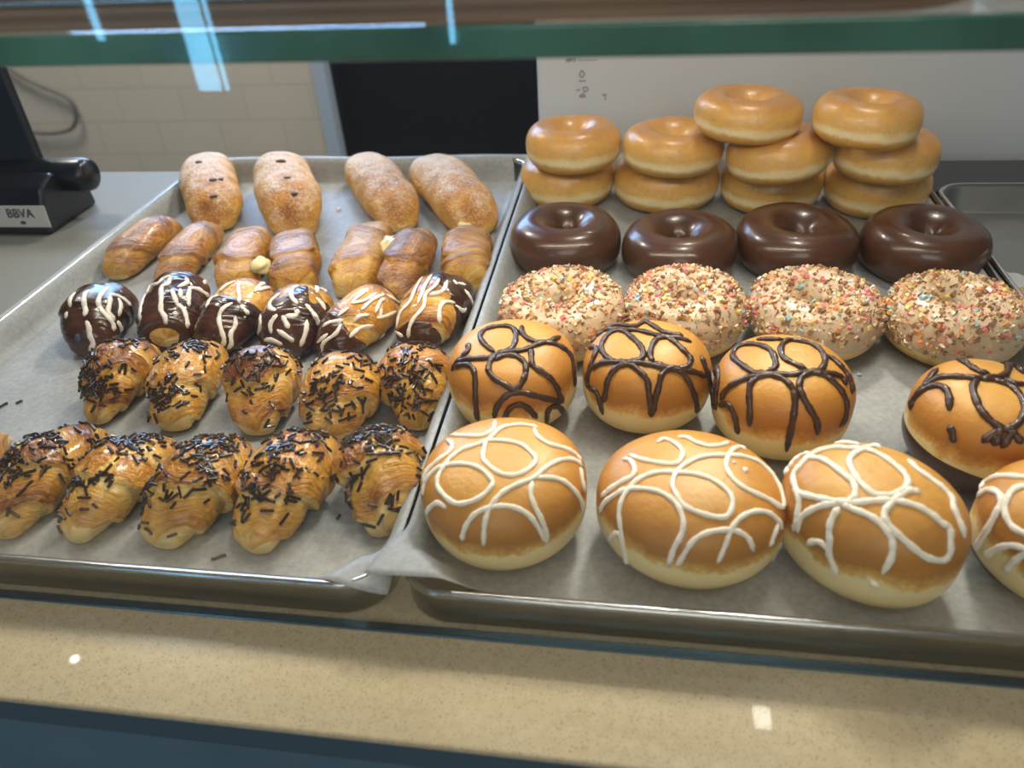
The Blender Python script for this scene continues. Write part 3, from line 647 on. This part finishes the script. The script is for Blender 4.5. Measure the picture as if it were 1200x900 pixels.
filled('chocolate_looped_doughnut', 0.2401, 0.1796, 0.0475, 0.0700, 1, 0, 13, C+'third from the left', gB, (825, 390, 6.0), [
    [(440,275),(360,285),(270,230),(205,170),(230,110),(300,85),(390,90),(470,130),(500,190),(500,245),(440,275)], [(720,260),(640,225),(560,180),(540,110),(580,60),(660,60),(760,85),(830,140),(850,200),(820,260),(750,275)],
    [(120,470),(170,390),(250,340),(340,310),(420,290),(520,295),(640,295),(740,275),(850,285),(960,310),(1000,370)], [(320,655),(325,560),(320,450),(330,360),(390,310),(470,300),(560,330),(620,390),(640,470),(630,580),(610,680),(580,830)],
    [(800,715),(790,620),(740,530),(690,440),(670,370),(690,310),(760,285),(840,300),(910,350),(970,420),(1000,500),(990,590),(955,660)], [(55,290),(95,240),(105,330),(90,430),(90,520)], [(110,510),(170,500),(210,560),(230,630),(240,710)],
    [(370,50),(460,50),(560,50)], [(870,160),(940,220),(1000,290),(1030,360),(1040,430)], [(60,380),(70,480),(90,540)]], 0.0023, M_choc_line, 'chocolate_drizzle', 0.10, (-0.8, -0.5))
filled('chocolate_looped_doughnut', 0.3655, 0.1560, 0.0462, 0.0700, 1, 0, 14, C+'rightmost, with a chocolate dipped underside', gB, (1040, 400, 7.5), [
    [(610,155),(680,190),(750,240),(820,275),(900,290)], [(200,600),(240,500),(330,420),(430,390),(510,420),(545,500),(545,610)], [(240,480),(340,390),(440,325),(560,315),(680,320),(800,330),(930,320),(1030,300),(1060,230),(1050,150),(960,115)],
    [(440,240),(390,310),(320,390)], [(800,330),(750,400),(780,520),(830,620),(930,720),(1040,770),(1150,720),(1200,620),(1190,520),(1120,430),(1020,370),(900,340),(800,335)], [(1060,160),(1130,230),(1200,290)], [(1020,330),(1120,380),(1200,375)],
    [(545,735),(570,800),(580,890)], [(830,890),(920,820),(1040,770)], [(1000,940),(1060,850),(1100,780)], [(1180,900),(1130,830),(1080,780)], [(1000,780),(960,860),(930,920)]], 0.0024, M_choc_line, 'chocolate_drizzle', 0.42, (-0.8, -0.5))
C = 'large round filled doughnut with white icing loops, '
gW = 'filled doughnuts with white icing loops'
filled('white_looped_doughnut', 0.0572, 0.0730, 0.0534, 0.0648, 1, 0, 21, C+'leftmost of the front row', gW, (480, 480, 5), [
    [(500,65),(490,120),(420,155),(330,155),(235,150)], [(215,175),(250,205),(235,250),(180,290),(110,350),(75,420)],
    [(78,500),(95,420),(150,355),(230,325),(330,320),(420,350),(480,410),(480,450),(420,510),(340,545),(270,550),(210,510),(165,450),(170,390),(200,340),(240,285),(310,235),(400,205),(460,180),(490,150),(550,105),(650,90),(720,100),(750,110)],
    [(460,185),(560,185),(650,205),(710,250),(740,295),(710,340),(650,375),(590,385),(520,370),(450,315),(430,280),(440,220),(460,185)], [(730,110),(750,160),(820,205),(900,225),(970,260),(1005,310)], [(1000,340),(1010,420),(1025,480)],
    [(1010,330),(960,295),(890,295),(820,325),(770,365),(730,400),(640,435),(560,475),(510,520),(480,560),(460,600),(440,680),(435,795)], [(730,400),(830,400),(900,420),(960,470),(1000,530),(1015,600)], [(720,420),(708,490),(730,560),(770,640),(800,720),(800,780)],
    [(800,780),(760,700),(700,620),(620,575),(540,565),(470,575),(400,600),(350,650),(320,710),(308,765)], [(215,575),(165,545),(120,575),(100,615)]], 0.00165, M_white, 'white_icing_loops', 0.07)
filled('white_looped_doughnut', 0.1714, 0.0694, 0.0534, 0.0628, 1.1, -0.2, 22, C+'second, with two icing blobs', gW, (690, 500, 5), [
    [(520,65),(570,65),(630,95),(700,115),(770,110),(825,92)], [(400,95),(440,75),(500,95),(550,150),(530,205),(480,220),(390,210),(300,190),(235,165)], [(200,190),(245,200),(270,250),(255,290),(180,330),(120,370),(75,410)],
    [(65,500),(100,440),(180,385),(240,365),(330,365),(420,385),(490,430),(530,480),(555,560),(540,640),(500,710),(465,815)], [(120,665),(155,625),(190,640),(215,750),(222,810)],
    [(206,700),(190,600),(180,500),(200,420),(240,360),(290,310),(370,275),(450,265),(520,270),(600,275),(700,300),(790,355),(840,420),(835,490),(800,530),(720,525),(620,495),(550,455),(510,390),(490,340),(510,275),(560,225),(640,185),(720,170),(810,170),(900,175),(990,205),(1060,265),(1110,340),(1135,420),(1130,475),(1050,425),(960,385),(880,340),(825,280),(805,220),(830,150),(880,120),(920,140)],
    [(515,820),(560,740),(620,660),(700,620),(790,605),(860,610),(930,650),(965,730)], [(755,795),(800,690),(830,610),(870,550),(930,510),(1000,495),(1060,510),(1110,555),(1130,600)], [(1110,560),(1080,640),(1060,700)], [(845,205),(850,212),(856,222)], [(908,240),(917,255),(912,270)]],
    0.00165, M_white, 'white_icing_loops', 0.07)
filled('white_looped_doughnut', 0.2715, 0.0590, 0.0468, 0.0740, 1.2, -0.7, 23, C+'third from the left, egg shaped', gW, (900, 510, 5), [
    [(390,50),(470,50),(540,60)], [(80,225),(110,180),(180,130),(250,105)], [(150,560),(175,480),(185,380),(165,310),(150,240),(190,180),(240,130),(300,95),(390,75),(480,80),(560,85),(640,110),(720,160),(790,220),(820,280),(780,330),(700,355),(620,345),(550,290),(500,220),(475,160),(500,115),(560,85),(620,65),(660,80)],
    [(235,135),(310,140),(380,180),(440,230),(490,270),(510,320),(500,370),(430,390),(350,380),(260,360),(190,340),(150,310)], [(175,570),(190,490),(250,440),(330,410),(430,395),(520,395),(620,385),(720,385),(820,400),(900,430),(970,475),(1020,520),(1060,545),(1065,620),(1060,690),(1020,730),(930,715),(850,660),(770,590),(700,520),(680,460),(720,400),(780,350),(830,325),(890,335)],
    [(430,400),(500,435),(580,465),(650,510),(710,580),(730,640),(720,720),(670,810)], [(420,420),(380,480),(360,550),(365,620),(360,690),(390,770),(400,815)], [(230,640),(270,620),(320,630),(350,670)], [(820,145),(870,200),(940,250),(1020,310),(1075,370),(1085,430),(1120,510),(1150,600)], [(600,850),(625,870),(640,890)]],
    0.00195, M_white, 'white_icing_loops', 0.12, (0.8, 0.0))
filled('white_looped_doughnut', 0.3790, 0.0620, 0.0455, 0.0680, 1.1, -0.5, 24, C+'rightmost, cut off by the view', gW, (1080, 540, 5), [
    [(325,170),(400,110),(470,90),(560,95),(650,105),(740,140)], [(330,210),(390,170),(450,190),(470,240),(440,310),(390,400),(340,480),(325,520)], [(650,155),(560,160),(510,210),(490,290),(520,370),(580,415),(660,430),(740,400),(780,300),(740,200),(650,155)],
    [(370,560),(430,520),(510,495),(600,510),(680,560)], [(490,650),(540,590),(600,545),(680,500)]], 0.00195, M_white, 'white_icing_loops', 0.22, (-0.9, 0.2))

# ---- laminated rolls
def roll(name, cat, lb, grp, x, y, L, R, yaw, seed, mat, shade=None, **kw):
    t = empty(name, (x, y, FZ), lb, cat, grp)
    P, bake, f, lay = roll_shape(L, R, seed, yaw=yaw, **kw); N = grid_normals(P); c = P.copy(); c[..., 2] = 0.5*R
    N = np.where((np.sum(N*(P-P.mean(1, keepdims=True)), -1, keepdims=True)) < 0, -N, N)
    nu = P.shape[0]; tt = np.linspace(-1, 1, nu)[:, None]+0*bake
    dust = np.clip(N[..., 2], 0, 1)*np.clip(0.5+shade*tt, 0, 1.3) if shade is not None else None
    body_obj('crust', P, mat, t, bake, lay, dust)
    return t, P, N, f, lay, tt
def sprinkles(t, P, N, f, lay, tt, seed, count, side=0.0, front=0.0):
    nz = N[..., 2]; m = np.clip(nz-0.05, 0, 1)*(np.abs(tt) < 0.93)
    cl = 0.10+np.clip(wob(P, seed+70, 105, 1.3)+0.1, 0, 1.4)+0.8*(f > 0.93)+0.7*(f < 0.14)
    m = m*cl*np.clip(1+side*lay[..., 1], 0.05, 3)*np.clip(1-front*tt, 0.1, 3)
    V, F = merge(scatter(P, N, m, int(count*1.45), seed, rod)); o = link('chocolate_sprinkles', mesh('chocolate_sprinkles', V, F), M_sprinkle, t, smooth=False)
    return tag(o, 'dark chocolate sprinkles stuck on top', kind='stuff')

C = 'chocolate sprinkled croissant of the rear row, '
gS = 'croissants with chocolate sprinkles'
for k, (x, y, L, R, yaw, mt, n, sd, fr, lb, kw) in enumerate([
    (-0.2935, 0.1981, 0.1010, 0.0264, 1.66, M_crois_dark, 120, 0.7, 0.3, C+'leftmost', dict()),
    (-0.2306, 0.1946, 0.1028, 0.0270, 1.76, M_crois_pale, 100, 0.4, 0.0, C+'second from the left, pale with an open end', dict(tip=0.5)),
    (-0.1590, 0.1886, 0.0900, 0.0300, 1.80, M_crois_dark, 80, 0.0, 0.0, C+'in the middle, darkest baked', dict()),
    (-0.0924, 0.1833, 0.0900, 0.0312, 1.70, M_crois, 90, 0.5, 0.2, C+'fourth from the left, broad and bent', dict(bend=0.10)),
    (-0.0356, 0.2055, 0.0955, 0.0288, 1.84, M_crois, 110, 0.0, 0.0, C+'rightmost, next to the middle tray', dict())]):
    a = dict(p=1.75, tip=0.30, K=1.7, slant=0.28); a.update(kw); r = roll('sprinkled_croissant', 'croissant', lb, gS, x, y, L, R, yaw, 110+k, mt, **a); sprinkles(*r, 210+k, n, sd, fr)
C = 'chocolate sprinkled croissant of the front row, '
for k, (x, y, L, R, yaw, mt, n, sd, fr, lb, kw) in enumerate([
    (-0.2782, 0.0805, 0.1080, 0.0250, 1.45, M_crois_dark, 110, 0.3, -0.2, C+'leftmost whole one, darker and lying flat', dict()),
    (-0.2190, 0.0771, 0.1010, 0.0258, 1.34, M_crois_pale, 130, 0.9, 0.0, C+'second, thickly sprinkled on its left', dict()),
    (-0.1567, 0.0768, 0.0980, 0.0290, 1.36, M_crois, 120, 0.8, 0.3, C+'third, sprinkles heaped on its front end', dict(bend=0.06)),
    (-0.0956, 0.0827, 0.1058, 0.0281, 1.42, M_crois, 100, 0.1, 0.2, C+'fourth, with a pale blunt front tip', dict(tip=0.32)),
    (-0.0330, 0.0963, 0.0920, 0.0300, 1.86, M_crois, 130, 0.1, -0.2, C+'rightmost, beside the paper corner', dict()),
    (-0.3525, 0.0714, 0.1115, 0.0190, 1.60, M_crois, 60, 0.0, 0.0, C+'only its far tip showing at the left edge', dict())]):
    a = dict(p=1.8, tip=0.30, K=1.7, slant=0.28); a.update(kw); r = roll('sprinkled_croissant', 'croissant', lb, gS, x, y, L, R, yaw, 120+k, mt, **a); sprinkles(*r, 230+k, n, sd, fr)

C = 'small pastry roll with white drizzle and '
gC = 'chocolate dipped pastry rolls'
V1, V2, V3, V4 = (60, 320, 7.5), (140, 310, 7.5), (220, 310, 6.667), (350, 310, 5.4545)
dipped = [
 (-0.3695, 0.2893, 0.0940, 0.0278, 1.821, lambda tt, l: 0.55-tt, C+'full chocolate coating, leftmost', V1,
  [[(215,170),(170,230),(170,300)],[(340,150),(295,190),(290,270),(305,330),(290,380)],[(310,420),(335,490),(340,550),(370,620),(335,680)],[(510,120),(440,190),(415,250),(430,310),(480,370),(540,440),(550,510)],[(520,200),(510,280),(500,340),(560,420)],[(500,190),(580,200),(650,240),(700,290)],[(590,220),(610,290),(590,380)],[(580,420),(610,480),(610,520)],[(140,340),(130,400)]], 0.0019, dict()),
 (-0.2985, 0.3041, 0.0940, 0.0290, 1.849, lambda tt, l: np.minimum(0.6-tt, (tt+0.965)*6), C+'chocolate coating, its front end cut and pale', V2,
  [[(455,95),(380,130),(340,170),(270,190),(230,270),(190,370),(185,500)],[(445,110),(430,170),(370,200),(370,290),(365,400),(400,460),(410,525)],[(580,120),(595,160),(510,200)],[(460,220),(480,280),(510,360)],[(535,215),(535,290)],[(620,210),(605,280),(610,370)],[(600,205),(690,215),(740,250),(800,290)],[(500,350),(560,390),(590,480),(600,560)],[(760,140),(740,170)],[(220,200),(170,260),(145,350)]], 0.0019, dict(tip=0.62)),
 (-0.2330, 0.2984, 0.0984, 0.0280, 1.45, lambda tt, l: -0.05-tt, C+'plain dark chocolate front half', V3,
  [[(350,300),(270,350),(245,430),(265,520),(285,590),(270,640)],[(370,400),(370,480),(335,540),(340,620),(310,660)],[(370,130),(300,165),(250,210)],[(400,130),(395,200),(405,260),(395,295)],[(520,215),(580,150),(640,140)],[(540,205),(620,180),(690,175)],[(410,320),(450,360),(480,390)],[(240,240),(180,270),(140,350)],[(440,400),(450,420)]], 0.0017, dict()),
 (-0.1694, 0.2911, 0.0900, 0.0290, 1.60, lambda tt, l: 0.12-tt-0.25*np.sin(l[..., 1]*7), C+'marbled chocolate front half', V3,
  [[(720,225),(650,290),(645,340),(690,360)],[(700,390),(650,460),(655,540)],[(870,165),(820,190),(810,250),(860,310)],[(740,400),(770,460),(790,500)],[(860,350),(840,400),(760,400)],[(920,310),(970,370),(1010,430),(1020,480)],[(700,510),(770,560),(830,600)],[(930,430),(920,530),(880,640)],[(1010,160),(1010,220)],[(1000,260),(1050,310),(1070,360)],[(570,390),(570,490),(545,560)],[(600,590),(660,590),(740,625)],[(1050,165),(1110,200)]], 0.0019, dict()),
 (-0.1108, 0.2930, 0.0993, 0.0262, 1.30, (lambda tt, l: -0.42-tt, lambda tt, l: tt-0.62), C+'golden sides and small chocolate tips', V4,
  [[(430,170),(340,240)],[(500,180),(420,230),(330,250)],[(550,190),(480,220),(400,290)],[(550,215),(520,240),(490,310)],[(530,280),(520,340)],[(630,295),(560,330),(500,340)],[(320,275),(250,330)],[(450,320),(390,330),(350,365)],[(480,390),(390,405),(320,470)],[(285,355),(200,370),(150,400)],[(270,380),(240,440),(160,500),(150,560)],[(190,440),(120,500)],[(560,455),(520,470)],[(560,190),(620,230),(650,250)]], 0.0015, dict(bend=0.05)),
 (-0.0438, 0.3114, 0.0985, 0.0295, 1.36, (lambda tt, l: tt-0.10-0.5*l[..., 1], lambda tt, l: -0.72-tt), C+'chocolate over its right end, rightmost', V4,
  [[(790,75),(740,170),(710,240),(650,310),(625,410)],[(850,65),(800,150),(760,250)],[(900,90),(870,140),(810,190),(800,270),(740,340),(710,400),(700,470)],[(950,100),(920,170),(830,195)],[(990,100),(1010,130)],[(1000,245),(930,240),(900,290),(900,380)],[(1000,260),(1050,295),(1070,280)],[(1060,160),(1100,220),(1110,270)],[(620,430),(670,460)],[(1010,120),(1070,130)]], 0.0016, dict())]
for k, (x, y, L, R, yaw, fn, lb, view, lines, rad, kw) in enumerate(dipped):
    a = dict(p=2.6, tip=0.42, K=1.7, slant=0.25, amp=0.06); a.update(kw)
    t, P, N, f, lay, tt = roll('chocolate_dipped_roll', 'pastry', lb, gC, x, y, L, R, yaw, 130+k, M_crois, **a)
    for fn1 in (fn if isinstance(fn, tuple) else (fn,)):
        m = (fn1(tt, lay)+0.10*wob(P, 330+k, 90))*5
        shell('chocolate_coating', P, N, np.where(np.abs(tt) > 0.985, np.minimum(m, 0.5), m), 0.0010, M_choc_thin, t)
    piped('white_drizzle', t, bvh_of(P+N*0.0005), (x, y, FZ), lines, view, rad*1.2, M_white_thin, 0.45, 0.25, k)

C = 'sugar dusted '
gP = 'sugar dusted pastries behind the drizzled rolls'
M_crois_sug = crust('sugared_croissant', 0.20, 0.4, 0.15, 0.20, 0.20)
M_parcel = crust('sugared_parcel', 0.09, 0.4, 0.15, 0.20, 0.20)
M_parcel_pale = crust('sugared_parcel_pale', 0.0, 0.4, 0.15, 0.20, 0.20)
def blob(name, t, c, r, seed, mat):
    th = np.linspace(0, 2*np.pi, 20, endpoint=False)[None, :]; ph = np.linspace(-1.5, 1.5, 14)[:, None]
    P = np.stack([np.cos(ph)*np.cos(th)*r[0], np.cos(ph)*np.sin(th)*r[1], np.sin(ph)*r[2]+0*th], -1); P = P*(1+wob(P, seed, 480, 0.30))[..., None]+np.array(c)
    return body_obj(name, P, mat, t)
cr = dict(bk=0.5, p=2.6, tip=0.40, K=1.9, slant=0.32, amp=0.10); bx = dict(bk=0.4, p=5, tip=0.66, n=3.0, hf=0.78, K=1.5, slant=0.22, amp=0.10, lump=0.10)
for k, (x, y, L, R, yaw, lb, kw, mt) in enumerate([
    (-0.4160, 0.4460, 0.1203, 0.0236, 1.48, C+'brown roll lying aslant at the far left near the tray edge', dict(bk=0.4, p=3.0, tip=0.45, K=1.5, slant=0.35, amp=0.05), M_crois_sug),
    (-0.3521, 0.4330, 0.1350, 0.0222, 1.66, C+'croissant pointing back at the leftmost raisin bun', cr, M_crois_sug),
    (-0.2808, 0.4170, 0.1160, 0.0226, 1.84, C+'golden square parcel between the croissant and the cream blob parcel', bx, M_parcel),
    (-0.2215, 0.4110, 0.1040, 0.0250, 1.95, C+'parcel with a white cream blob at its left side', bx, M_crois_sug),
    (-0.1481, 0.4230, 0.1330, 0.0240, 1.66, C+'tall pale golden parcel with stepped layers at its front', bx, M_parcel_pale),
    (-0.0971, 0.4150, 0.1330, 0.0240, 1.58, C+'dark croissant with a tongue of yellow cream at its left', cr, M_crois_sug),
    (-0.0345, 0.4190, 0.0960, 0.0250, 1.66, C+'wavy layered parcel at the far right beside the middle tray', dict(bx, K=3.2, amp=0.08), M_parcel)]):
    t, P, N, f, lay, tt = roll('sugared_pastry', 'pastry', lb, gP, x, y, L, R, yaw, 140+k, mt, 0.1, **kw)
    if k == 3:
        b = blob('cream_blob', t, (-0.021, -0.030, 0.026), (0.010, 0.010, 0.008), 4, M_cream); b['label'] = 'white cream blob'
    if k == 5:
        b = blob('cream_tongue', t, (-0.021, 0.012, 0.030), (0.008, 0.014, 0.005), 6, M_cream); b['label'] = 'yellow cream tongue'

gU = 'long sugared buns at the back of the left tray'
for k, (x, y, L, R, yaw, lb, rs_) in enumerate([
    (-0.4040, 0.5941, 0.2000, 0.0346, 2.089, 'long sugared bun with dark raisins, leftmost at the back of the tray', [(234, 190, 1.0), (250, 211, 1.3), (258, 210, 1.0), (250, 230, 1.1)]),
    (-0.2956, 0.5809, 0.2000, 0.0379, 2.033, 'long sugared bun with dark raisins, second from left at the back', [(329, 189, 1.5), (337, 208, 1.2), (344, 227, 1.2)]),
    (-0.1800, 0.5979, 0.2020, 0.0321, 2.106, 'long sugared bun without raisins, third from left at the back', []),
    (-0.0868, 0.5854, 0.2020, 0.0345, 2.120, 'long sugared bun leaking cream at its right, nearest the glazed doughnuts', [])]):
    t, P, N, f, lay, tt = roll('sugared_bun', 'bun', lb, gU, x, y, L, R, yaw, 150+k, M_sugar, 0.5, p=4.2, n=2.2, tip=0.50, K=0, hf=0.8, lump=0.045)
    nu, nv = P.shape[:2]
    bv = bvh_of(P)
    for u, w, s in rs_:
        hp, hn = cast(bv, (x, y, FZ), u, w, (u, w+5)); blob('raisin', t, hp+hn*0.0002, (0.0042*s, 0.0030, 0.0016), int(u+w), M_raisin)
    if k == 3:
        parts = []
        for u, w, r in ((542, 258, (0.005, 0.006, 0.004)), (546, 266, (0.006, 0.008, 0.005)), (549, 274, (0.007, 0.006, 0.006))):
            hp, hn = cast(bv, (x, y, FZ), u, w, (540, 240), 14); parts.append((hp, r))
        hp = np.mean([p for p, r in parts], 0); b = blob('cream_leak', t, hp, (0.007, 0.013, 0.007), 8, M_cream); b['label'] = 'pale yellow cream leaking out'
rp = at(1199, 359, 0.012)
t = empty('small_roll', (rp[0], rp[1], 0.0035), 'small tan round roll in the bare tray at the right edge', 'bun')
P, v = bun_shape(0.0145, 0.024, 5); body_obj('crust', P, plain('tan_crust', (0.34, 0.22, 0.09), 0.5, 0, 0, 0.2, 80), t)
me_s = blob('seam', t, (0.003, -0.006, 0.0225), (0.007, 0.002, 0.0012), 3, M_cream)

# ---------------------------------------------------------------- loose crumbs on the paper
def loose_sprinkle(px, py, ang, L, lb):
    p = at(px, py, FZ); rs = np.random.RandomState(int(px)); a6 = np.linspace(0, 2*np.pi, 6, endpoint=False); r = 0.0010
    t = np.array([math.cos(ang), math.sin(ang), 0]); s = np.array([-t[1], t[0], 0]); u = np.array([0, 0, 1.0]); rg = []
    for q in np.linspace(-1, 1, 7): rg.append(t*L/2*q+s*(0.0007*math.sin(q*2.2))+s*np.cos(a6)[:, None]*r+u*(np.sin(a6)[:, None]*r+r))
    V, F = rings_mesh(rg); tag(link('chocolate_sprinkle', mesh('chocolate_sprinkle', V, F), M_sprinkle, None, (p[0], p[1], 0.0036), False), lb, 'sprinkle', 'loose chocolate sprinkles on the paper')
loose_sprinkle(257, 654, 0.35, 0.009, 'loose curled chocolate sprinkle on the paper below the front row of croissants')
loose_sprinkle(397, 607, 0.9, 0.004, 'loose short chocolate sprinkle between the fourth and fifth front croissants')
loose_sprinkle(23, 472, 0.6, 0.005, 'loose short chocolate sprinkle on the paper above the leftmost front croissant')
loose_sprinkle(4, 476, 0.9, 0.008, 'loose longer chocolate sprinkle on the paper at the left edge')
def crumb(name, px, py, r, mat, lb, cat):
    p = at(px, py, FZ); rs = np.random.RandomState(int(px+py)); V, F = chip(np.zeros(3), np.array([0, 0, 1.0]), rs); V = np.asarray(V); V = V/np.abs(V).max()*r; V[:, 2] -= V[:, 2].min()
    tag(link(name, mesh(name, V, F), mat, None, (p[0], p[1], 0.0036), False), lb, cat)
crumb('icing_crumb', 594, 672, 0.0045, M_white, 'white icing crumb on the paper below the leftmost white looped doughnut', 'crumb')
crumb('icing_crumb', 1124, 572, 0.0032, M_white, 'white icing crumb on the paper below the chocolate dipped doughnut', 'crumb')
crumb('sprinkle_chip', 1007, 440, 0.0022, CHIP[4], 'single blue sprinkle chip on the paper right of the third looped doughnut', 'sprinkle')
crumb('sugar_crumb', 397, 247, 0.0035, M_white_thin, 'white sugar crumb on the paper between the second and third long buns', 'crumb')
crumb('sugar_crumb', 592, 199, 0.0060, M_white_thin, 'white sugar patch on the paper at the back right of the left tray', 'crumb')
